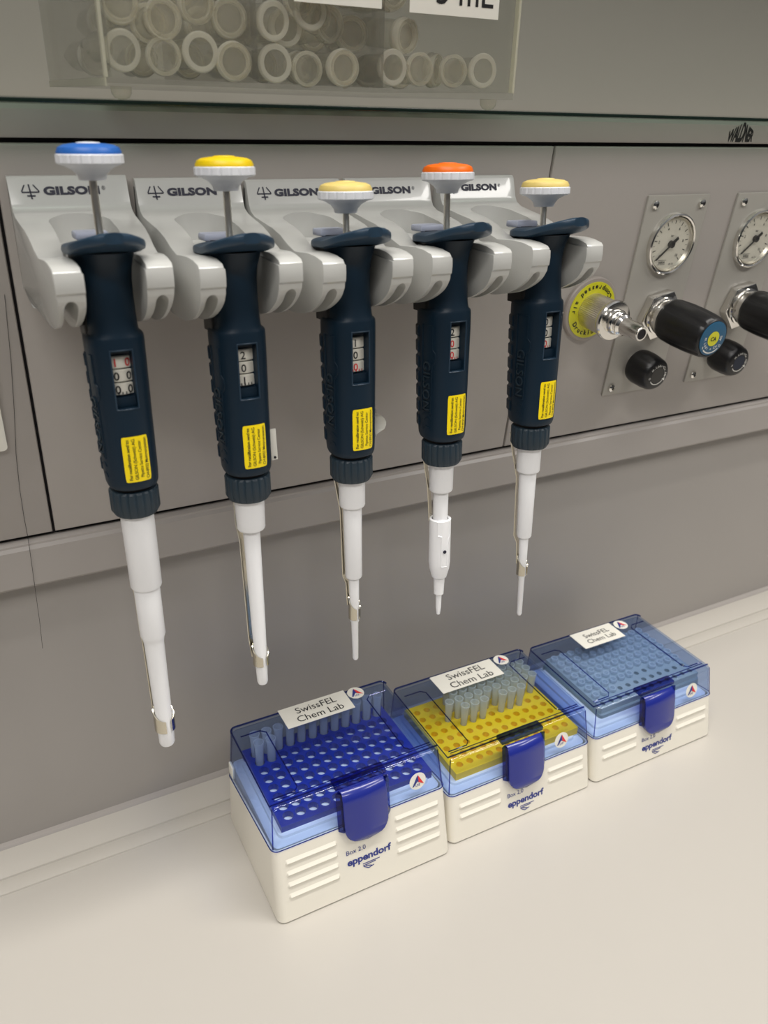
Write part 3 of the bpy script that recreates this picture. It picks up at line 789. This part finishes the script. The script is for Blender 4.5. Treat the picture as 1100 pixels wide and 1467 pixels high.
    b = tube_path([Vector(p) for p in rr[0]]+[Vector(rr[0][0])], .00032, 6)
    rt = ring_l(hl-.0006, hb, .0003, .0042); rear = [Vector(p) for p in rt if p[1] > Y0+.004]; tube_path([p for p in rear if 1], .0006, 6, b)
    lo_, hi_ = ring_l(hb+.001, hb, .0002, .0044, .9), ring_l(hl-.0010, hb, .0002, .0044)
    for k in (2, 8, 14, 20): tube_path([Vector(lo_[k]), Vector(hi_[k])], .00042, 6, b)
    part(link('lid_rim', b, M['lid_rim'], lid), 'deep blue rim line')
    # latch: blue tongue with rounded foot, in a clear housing
    lx0, lx1 = .0492, .0802; zb0, zt1 = hb-.0128, hl-.0042
    fyl = lambda z: (TF*hb+LF*(z-hb)) if z > hb else TF*z
    cx = (lx0+lx1)/2; hw = (lx1-lx0)/2; rows = []
    nZ = 22
    for k in range(nZ+1):
        s = k/nZ; z = zb0+(zt1-zb0)*s
        q = max(0, (hb-.0005-z)/(hb-.0005-zb0)); w = hw*math.sqrt(max(.02, 1-q*q*.985)) if z < hb-.0005 else hw
        yb = fyl(max(z, 0))
        roll = max(0, (z-(zt1-.0075))/.0075); out = .0048*math.sqrt(max(0, 1-roll**2*.96))
        out = min(out, .0018+.0040*min(1, s*5+.2))
        rows.append([(cx-w, yb+.0003, z), (cx-w, yb-out+.0008, z), (cx-w+.0010, yb-out, z), (cx, yb-out-.0003, z), (cx+w-.0010, yb-out, z), (cx+w, yb-out+.0008, z), (cx+w, yb+.0003, z)])
    part(link('latch', loft(rows), M['latch'], t, sharp=40), 'glossy royal blue latch tongue')
    hbm = box_bm(lx0-.0030, lx1+.0022, fyl(hl)-.0006, fyl(hl)+.0075, hl-.0030, hl+.0006, .0007)
    b2 = loft([[(lx0-.0034+e, fyl(z)+o, z) for e, o in ((0, -.0004), (.0028, -.0030), (.0034, -.0030), (.0034, .0010))] for z in (hb-.0020, hl-.004)])
    merge(hbm, b2)
    merge(hbm, loft([[(lx1+.0034-e, fyl(z)+o, z) for e, o in ((0, -.0004), (.0028, -.0030), (.0034, -.0030), (.0034, .0010))] for z in (hb-.0010, hl-.004)]))
    part(link('latch_housing', hbm, M['lid_rim'], lid), 'clear blue latch housing')
    # hinge ear
    part(link('hinge', box_bm(.0015, .0035, BD-.012, BD-.004, hb-.008, hb+.002, .0006), M['paper'], t), 'small white hinge peg')
    # paper label and stickers
    a, c = lblx
    lb = part(link('paper_label', box_bm(a[0]-x, a[1]-x, c[0]-y, c[1]-y, hl+.0001, hl+.0004), M['paper'], lid, smooth=False), 'white paper label SwissFEL Chem Lab')
    mx0, my0 = (a[0]+a[1])/2-x, (c[0]+c[1])/2-y; k = (a[1]-a[0])/.0505
    decal('label_print', [shift(text_geo('SwissFEL', .0062*k, .002), mx0+.0010, my0+.0043*k), shift(text_geo('Chem Lab', .0062*k, .002), mx0+.0010, my0-.0043*k)], lambda u, v: Vector((u, v, hl+.00055)), M['text'], lb)
    def sm(s): return lambda u, v: Vector((stx[0][0]-x+u, stx[0][1]-y+v, hl+.0004+.0002*s))
    logo_sticker(lid, sm, .0062)
    def sf(s):
        def f(u, v):
            z = stx[1][1]+v*1.0; return Vector((stx[1][0]-x+u, fyl(z)-.0004-.0002*s, z))
        return f
    logo_sticker(lid, sf, .0062)
    return t
make_box(.1113, -.1486, .0527, .0829, 4, 'largest tip box, blue rack under its clear blue lid', 0, ((.1513, .2022), (-.0695, -.0490)), ((.2092, -.0556), (.2163, .0655)))
make_box(.2415, -.1441, .0378, .0666, 2, 'middle tip box with yellow rack inside', -.003, ((.2775, .3338), (-.0680, -.0470)), ((.3417, -.0523), (.3405, .0500)))
make_box(.3720, -.1440, .0375, .0630, 2, 'tip box farthest from the viewer with slate grey rack inside', -.004, ((.4180, .4617), (-.0676, -.0463)), ((.4694, -.0531), (.4742, .0487)))

# ------------------------------------------------------------------ racks
def rack_bm(cx0, cy0, pitch, r, ztop, thick, mx_, my_, bottom=False, seg=12):
    b = bmesh.new(); cache = {}
    def V(x, y, z):
        k = (round(x, 6), round(y, 6), round(z, 6))
        if k not in cache: cache[k] = b.verts.new((x, y, z))
        return cache[k]
    h = pitch/2
    def sq(a):
        c, s = math.cos(a), math.sin(a); m = max(abs(c), abs(s)); return h*c/m, h*s/m
    angs = [PI/4+2*PI*k/seg for k in range(seg)]
    for i in range(12):
        for j in range(8):
            cx, cy = cx0+i*pitch, cy0+j*pitch; ci = []; lo = []
            for a in angs:
                ci.append(V(cx+r*math.cos(a), cy+r*math.sin(a), ztop)); lo.append(V(cx+r*.92*math.cos(a), cy+r*.92*math.sin(a), ztop-thick))
            so = [V(cx+sq(a)[0], cy+sq(a)[1], ztop) for a in angs]
            for k in range(seg):
                k2 = (k+1) % seg
                b.faces.new((so[k], so[k2], ci[k2], ci[k])); b.faces.new((ci[k], ci[k2], lo[k2], lo[k]))
            if bottom: b.faces.new(lo)
    x0, x1, y0, y1 = cx0-h, cx0+11*pitch+h, cy0-h, cy0+7*pitch+h
    # border strips, skirt
    def q(*pts): b.faces.new([b.verts.new(p) for p in pts])
    X0, X1, Y0, Y1 = x0-mx_, x1+mx_, y0-my_, y1+my_
    q((X0, Y0, ztop), (X1, Y0, ztop), (x1, y0, ztop), (x0, y0, ztop)); q((X1, Y0, ztop), (X1, Y1, ztop), (x1, y1, ztop), (x1, y0, ztop))
    q((X1, Y1, ztop), (X0, Y1, ztop), (x0, y1, ztop), (x1, y1, ztop)); q((X0, Y1, ztop), (X0, Y0, ztop), (x0, y0, ztop), (x0, y1, ztop))
    zb = ztop-.0065
    R0 = [(X0, Y0), (X1, Y0), (X1, Y1), (X0, Y1)]
    for (a, c) in zip(R0, R0[1:]+R0[:1]):
        q((*a, zb), (*c, zb), (*c, ztop), (*a, ztop))
        q((a[0], a[1], zb), (c[0], c[1], zb), (c[0]*.99+.01*(X0+X1)/2, c[1]*.98+.02*(Y0+Y1)/2, zb), (a[0]*.99+.01*(X0+X1)/2, a[1]*.98+.02*(Y0+Y1)/2, zb))
    return b
PT = .00865
R1 = (.1305, -.1190, PT, .060); R2 = (.2615, -.1185, PT, .0465); R3 = (.3978, -.1148, PT, .0485)
def make_rack(R, r, mat, lab, bottom, thick, mrg=(.0030, .0030), foot=None):
    t = thing('tip_rack', (0, 0, 0), lab, 'tip rack')
    link('perforated_plate', rack_bm(R[0], R[1], R[2], r, R[3], thick, *mrg, bottom), mat, t, smooth=False)
    return t
make_rack(R1, .0036, M['rack1'], 'royal blue perforated rack inside the largest tip box', False, .0042)
t2 = make_rack(R2, .00265, M['rack2'], 'bright yellow perforated rack inside the middle tip box', True, .0045)
t3 = make_rack(R3, .0022, M['rack3'], 'slate grey perforated rack inside the farthest tip box', True, .004, (.0005, .0005))
def frame(t, R, z0, z1, m, mat, name):
    x0, x1, y0, y1 = R[0]-.0045-m, R[0]+11*PT+.0045+m, R[1]-.0045-m, R[1]+7*PT+.0045+m
    return link(name, loft([rrect(x0-.0006, x1+.0006, y0-.0006, y1+.0006, .003, z0), rrect(x0, x1, y0, y1, .003, z1-.0008), rrect(x0+.001, x1-.001, y0+.001, y1-.001, .0025, z1)]), mat, t)
# feet / lower frames that carry the plates on the trays
def legs(t, R, z0, mat):
    b = None
    for sx in (0, 1):
        for sy in (0, 1):
            X, Y = R[0]-.0045+sx*(11*PT+.009), R[1]-.0045+sy*(7*PT+.009)
            b = box_bm(X-.0025, X+.0025, Y-.0025, Y+.0025, z0, R[3]-.0065, .0006, 1, b)
    link('rack_feet', b, mat, t)
legs([o for o in COL.objects if o.name == 'tip_rack'][0], R1, .0514, M['tray'])
part(frame(t2, R2, .0370, .0402, .0028, M['tray'], 'rack_base'), 'white rack base')
frame(t3, R3, .0368, .0437, .0020, M['rack3b'], 'rack_base')

# ------------------------------------------------------------------ pipette tips
def tip_bm(r, top, low, rb):
    """hollow tip from z=top down to z=low, rim at top"""
    b = lathe([(rb*.9, low), (rb, low+.0008), (r*.90, top-.0065), (r*.94, top-.0060), (r*.94, top-.0040), (r*.97, top-.0035), (r*1.05, top-.0012), (r*1.05, top), (r*.86, top), (r*.80, top-.003), (rb*.78, low+.0012)], 16)
    return b
def scatter(bm, mat, R, cells, lab, group, jit=0):
    o0 = None
    for (i, j) in cells:
        if o0 is None: o = o0 = link('pipette_tip', bm, mat)
        else: o = o0.copy(); COL.objects.link(o)
        o.location = (R[0]+i*R[2], R[1]+j*R[2], R[3]); o.rotation_euler = (random.uniform(-jit, jit), random.uniform(-jit, jit), random.uniform(0, 6))
        tag(o, lab, 'pipette tip', group)
scatter(tip_bm(.0035, .0182, -.004, .0030), M['tip'], R1, [(i, 7) for i in range(12)], 'tall clear pipette tip standing in the rear row of the blue rack', 'tips in the rear row of the blue rack')
scatter(tip_bm(.0035, .0182, -.004, .0030), M['tip'], R1, [(0, 6), (1, 6)], 'clear pipette tip in front of the rear row, left end of the blue rack', 'two forward tips in the blue rack')
c2 = [(i, 4) for i in (3, 4, 5, 7, 8, 9)]+[(i, 5) for i in range(2, 12)]+[(i, 6) for i in range(3, 12)]+[(i, 7) for i in range(3, 12)]
scatter(tip_bm(.0033, .0180, -.003, .0023), M['tip2'], R2, c2, 'frosted pipette tip standing in the yellow rack', 'tips clustered in the yellow rack')
c3 = [(i, j) for j in range(3, 8) for i in range(12)]+[(i, 2) for i in range(12) if i not in (6, 7)]+[(0, 1), (1, 1), (2, 1)]
def short_tip():
    return lathe([(.0012, -.0035), (.0019, -.0030), (.0020, .0), (.0030, .0006), (.0032, .0030), (.0030, .0034), (.0022, .0034), (.0018, .001), (.0010, -.002)], 14)
scatter(short_tip(), clear('tip_smoky', (.85, .9, .93), 1.3, .1, milky=.6, milk=(.85, .9, .93)), R3, c3, 'short clear pipette tip seated in the slate grey rack', 'tips seated in the slate grey rack')

# ------------------------------------------------------------------ acrylic bin with tubes
BX0, BX1, BYF, BYB, BZ0, BZ1 = .0823, .3068, -.0500, .1250, .4704, .5700
bin_ = thing('acrylic_bin', (0, 0, 0), 'clear acrylic three-compartment dispenser on the glass shelf', 'bin')
TH = .0035
link('front_panel', box_bm(BX0, BX1, BYF, BYF+TH, BZ0+TH, BZ1), M['acry'], bin_, smooth=False)
link('back_panel', box_bm(BX0, BX1, BYB-TH, BYB, BZ0+TH, BZ1), M['acry'], bin_, smooth=False)
for x in (BX0, BX1-TH): link('side_panel', box_bm(x, x+TH, BYF+TH+.0001, BYB-TH-.0001, BZ0+TH, BZ1), M['acry'], bin_, smooth=False)
link('floor_panel', box_bm(BX0, BX1, BYF, BYB, BZ0, BZ0+TH-.0001), M['acry'], bin_, smooth=False)
for x in (.1545, .2235): part(link('divider', box_bm(x-.0015, x+.0015, BYF+TH+.0001, BYB-TH-.0001, BZ0+TH, BZ1-.01), clear('divider_smoky', (.80, .79, .76), 1.45, .05, milky=.06), bin_, smooth=False), 'clear divider')
part(link('edge_glow_strip', box_bm(BX0-.0003, BX0+.0012, BYF-.0003, BYF+.0035, BZ0+TH, BZ1, .0002, 1), M['aedge'], bin_), 'bright front left edge')  # milky strips added to imitate the light glowing in the panel edges
part(link('edge_glow_strip', box_bm(BX1-.0012, BX1+.0003, BYF-.0003, BYF+.0035, BZ0+TH, BZ1, .0002, 1), M['aedge'], bin_), 'bright front right edge')
part(link('edge_glow_strip', box_bm(BX0-.0003, BX0+.0004, BYF, BYB, BZ0-.0001, BZ0+.0034, .0001, 1), M['aedge'], bin_), 'bright lower left edge')
for fx, fy_ in ((BX0+.0085, BYF+.010), (BX1-.010, BYF+.010)):
    link('rubber_foot', xform(lathe([(.0012, -.0055), (.0032, -.0048), (.0045, -.0030), (.0048, 0)], 24), Matrix.Translation((fx, fy_, BZ0))), M['tube'], bin_)
for (xa, xb, za, s) in ((.1739, .2211, .5090, '2 mL'), (.2372, .2920, .5086, '5 mL')):
    lb = part(link('paper_label', box_bm(xa, xb, BYF-.0005, BYF-.0001, za, za+.026), M['paper'], bin_, smooth=False), 'white paper label '+s)
    decal('label_print', [shift(text_geo(s, .0130, .004), (xa+xb)/2+(.0055 if s[0] == '5' else 0), za+.0115)], lambda u, v: Vector((u, BYF-.0007, v)), M['text'], lb)
# tubes: axis y, open mouth towards -y
def tube_parts(open_cap, lab, group):
    t = thing('sample_tube', (0, 0, 0), lab, 'tube', group)
    R90 = Matrix.Rotation(PI/2, 4, 'X')       # local z -> -y
    r = .0072
    b = lathe([(r*.83, .0008), (r*.86, .0014), (r*1.16, .0012), (r*1.18, 0), (r*1.16, -.0012), (r, -.0020), (r*.97, -.026), (.0022, -.048), (.0010, -.050), (.0006, -.0492), (.0014, -.047), (r*.84, -.026)], 28)
    link('tube_body', xform(b, R90), M['tube'], t)
    link('tube_rim', xform(lathe([(r*.84, .0016), (r*1.14, .0018), (r*1.22, .0010), (r*1.22, -.0006), (r*1.16, -.0016), (r*1.02, -.0018), (r*1.01, .0006), (r*.86, .0008)], 28, cap=False), R90), M['tube_rim'], t)
    cb = lathe([(.0004, .0030), (r*.7, .0030), (r*1.10, .0028), (r*1.14, .0016), (r*1.10, .0004), (r*.82, .0002), (r*.80, -.0032), (r*.70, -.0034), (r*.68, .0010), (.0004, .0012)], 28)
    if open_cap: cb = xform(cb, Matrix.Translation((.0178, 0, .001)) @ Matrix.Rotation(PI, 4, 'Y'))
    else: xform(cb, Matrix.Translation((0, 0, .0012)))
    cp = link('tube_cap', xform(cb, R90), M['tube'], t)
    rg = lathe([(r*1.12, .0032), (r*1.17, .0022), (r*1.12, .0004), (r*.90, .0006), (r*.88, .0030)], 28, cap=False)
    if open_cap: rg = xform(rg, Matrix.Translation((.0178, 0, .001)) @ Matrix.Rotation(PI, 4, 'Y'))
    else: rg = xform(rg, Matrix.Translation((0, 0, .0012)))
    link('cap_rim', xform(rg, R90), M['tube_rim'], cp)
    if open_cap: hb_ = box_bm(r*1.1, .0108, -.0020, .0020, -.0003, .0006, .0002, 1)
    else: hb_ = box_bm(r*1.0, r*1.30, -.0020, .0020, -.0008, .0030, .0003, 1)
    link('cap_hinge', xform(hb_, R90), M['tube'], t)
    return t
def RX(ax, az, roll): return (ax, roll, az)
names = ['translucent snap-cap tube piled in the left compartment of the acrylic bin', 'translucent snap-cap tube piled in the middle compartment of the acrylic bin', 'translucent snap-cap tube lying in the right compartment of the acrylic bin']
grp = ['tubes in the left bin compartment', 'tubes in the middle bin compartment', 'tubes in the right bin compartment']
pA = tube_parts(False, names[0], grp[0]); pB = tube_parts(True, names[0], grp[0]); used = {0: False, 1: False}
def put(kind, x, y, z, rx, ry, rz):
    comp = 0 if x < .1545 else (1 if x < .2235 else 2)
    src = (pA, pB)[kind]
    if not used[kind]: o = src; used[kind] = True
    else: o = copy_tree(src)
    o.location = (x, y, z); o.rotation_euler = (rx, ry, rz); o['label'] = names[comp]; o['group'] = grp[comp]
F = -.0415
PL = [ # kind x y z rx ry(roll) rz
 (1, .0925, F, .4850, .1, -.7, .1), (0, .0940, F+.003, .5035, -.1, .4, -.15), (0, .1125, F+.002, .4985, .05, 2.2, .1), (1, .1290, F, .4860, 0, 3.0, .05), (0, .1450, F, .4828, .05, 1, 0), (0, .1290, F+.004, .5060, .2, 0, .1), (0, .1455, F+.005, .5010, 0, .3, -.1), (0, .1115, F+.012, .5160, .1, 2, .2),
 (1, .1660, F, .5010, .1, -.6, .1), (1, .1672, F+.002, .4830, 0, .1, 0), (1, .1860, F+.001, .5065, -.1, -1.0, .1), (1, .1748, F+.006, .4990, 0, -.35, 0), (0, .2030, F, .4825, .1, 1.2, .1), (0, .2140, F+.012, .4985, .1, 3.2, -.2), (0, .1990, F+.010, .5020, .1, 2.2, .3), (0, .2120, F+.014, .5190, .1, .2, .1),
 (1, .2325, F, .4838, 0, 0, .05), (0, .2405, F+.004, .4990, .15, -.8, .2), (0, .2335, F+.006, .5180, .1, 2, .2), (0, .2655, F+.014, .4840, 0, 2.2, .6), (1, .2900, F, .4845, 0, 3.1, -.1), (0, .2300, F+.050, .5020, .1, 2, 0)]
for p in PL: put(*p)
# rear layer, less orderly
for cx0, cx1, zs in ((.0930, .1480, (.4835, .5005, .5175)), (.1650, .2150, (.4835, .5005)), (.2330, .2800, (.4835,))):
    for zi, z in enumerate(zs):
        n = 3
        for k in range(n):
            x = cx0+(cx1-cx0)*(k+.5*(zi % 2)*.6)/(n-1+.3)
            put(0, min(x, cx1), F+.062+random.uniform(0, .012), z+random.uniform(0, .001), random.uniform(-.08, .08), random.uniform(0, 6), random.uniform(-.12, .12))

# ------------------------------------------------------------------ camera
f, yaw, pitch, roll = 1156.5455, .500656, .467024, -.030119
cam_loc = Vector((.000574, -.471683, .466081))
fw = Vector((math.sin(yaw)*math.cos(pitch), math.cos(yaw)*math.cos(pitch), -math.sin(pitch)))
rt = Vector((math.cos(yaw), -math.sin(yaw), 0)); dn = fw.cross(rt)
c_, s_ = math.cos(roll), math.sin(roll)
Rr = c_*rt+s_*dn; Rd = -s_*rt+c_*dn
cam = bpy.data.cameras.new('camera'); co = bpy.data.objects.new('camera', cam); COL.objects.link(co)
Mx = Matrix((Rr, -Rd, -fw)).transposed().to_4x4(); Mx.translation = cam_loc
co.matrix_world = Mx
cam.sensor_fit = 'VERTICAL'; cam.sensor_height = 36; cam.lens = f/1467*36
cam.clip_start = .01
cam.dof.use_dof = True; cam.dof.focus_distance = .50; cam.dof.aperture_fstop = 11
S.camera = co
S.cycles.transparent_max_bounces = 64
S.cycles.max_bounces = 14

# ------------------------------------------------------------------ light
def area(name, loc, target, sx, sy, power, col):
    l = bpy.data.lights.new(name, 'AREA'); l.shape = 'RECTANGLE'; l.size = sx; l.size_y = sy; l.energy = power; l.color = col
    o = bpy.data.objects.new(name, l); COL.objects.link(o); o.location = loc
    o.rotation_euler = (Vector(target)-Vector(loc)).to_track_quat('-Z', 'Y').to_euler(); return o
area('ceiling_lamp', (.35, -.38, 2.1), (.35, -.30, 0), 2.4, .22, 44, (1, .965, .92))
area('ceiling_lamp', (-.75, -1.45, 2.0), (.2, 0, .2), 1.6, .10, 22, (1, .97, .93))
area('ceiling_lamp', (1.7, -1.35, 1.95), (.6, 0, .2), 1.4, .2, 17, (1, .97, .93))
w = bpy.data.worlds.new('room'); S.world = w; w.use_nodes = True
nt = w.node_tree; bgn = nt.nodes['Background']
tc = nt.nodes.new('ShaderNodeTexCoord'); sx = nt.nodes.new('ShaderNodeSeparateXYZ'); mr = nt.nodes.new('ShaderNodeMapRange'); rp = nt.nodes.new('ShaderNodeValToRGB')
nt.links.new(tc.outputs['Generated'], sx.inputs[0]); nt.links.new(sx.outputs['Z'], mr.inputs['Value'])
mr.inputs['From Min'].default_value = -1; mr.inputs['From Max'].default_value = 1
nt.links.new(mr.outputs['Result'], rp.inputs['Fac']); nt.links.new(rp.outputs['Color'], bgn.inputs[0])
el = rp.color_ramp.elements
for e, (p, c) in zip([el[0], el[1]]+[el.new(.5) for _ in range(4)], ((0, .05), (.46, .07), (.50, .20), (.58, .42), (.75, .75), (1, 1.0))):
    e.position = p
for e, c in zip(sorted(el, key=lambda q: q.position), (.05, .07, .20, .42, .75, 1.0)): e.color = (c*.96, c*.97, c, 1)
bgn.inputs[1].default_value = .50
S.view_settings.view_transform = 'Standard'; S.view_settings.look = 'None'
S.view_settings.exposure = 0; S.view_settings.gamma = 1
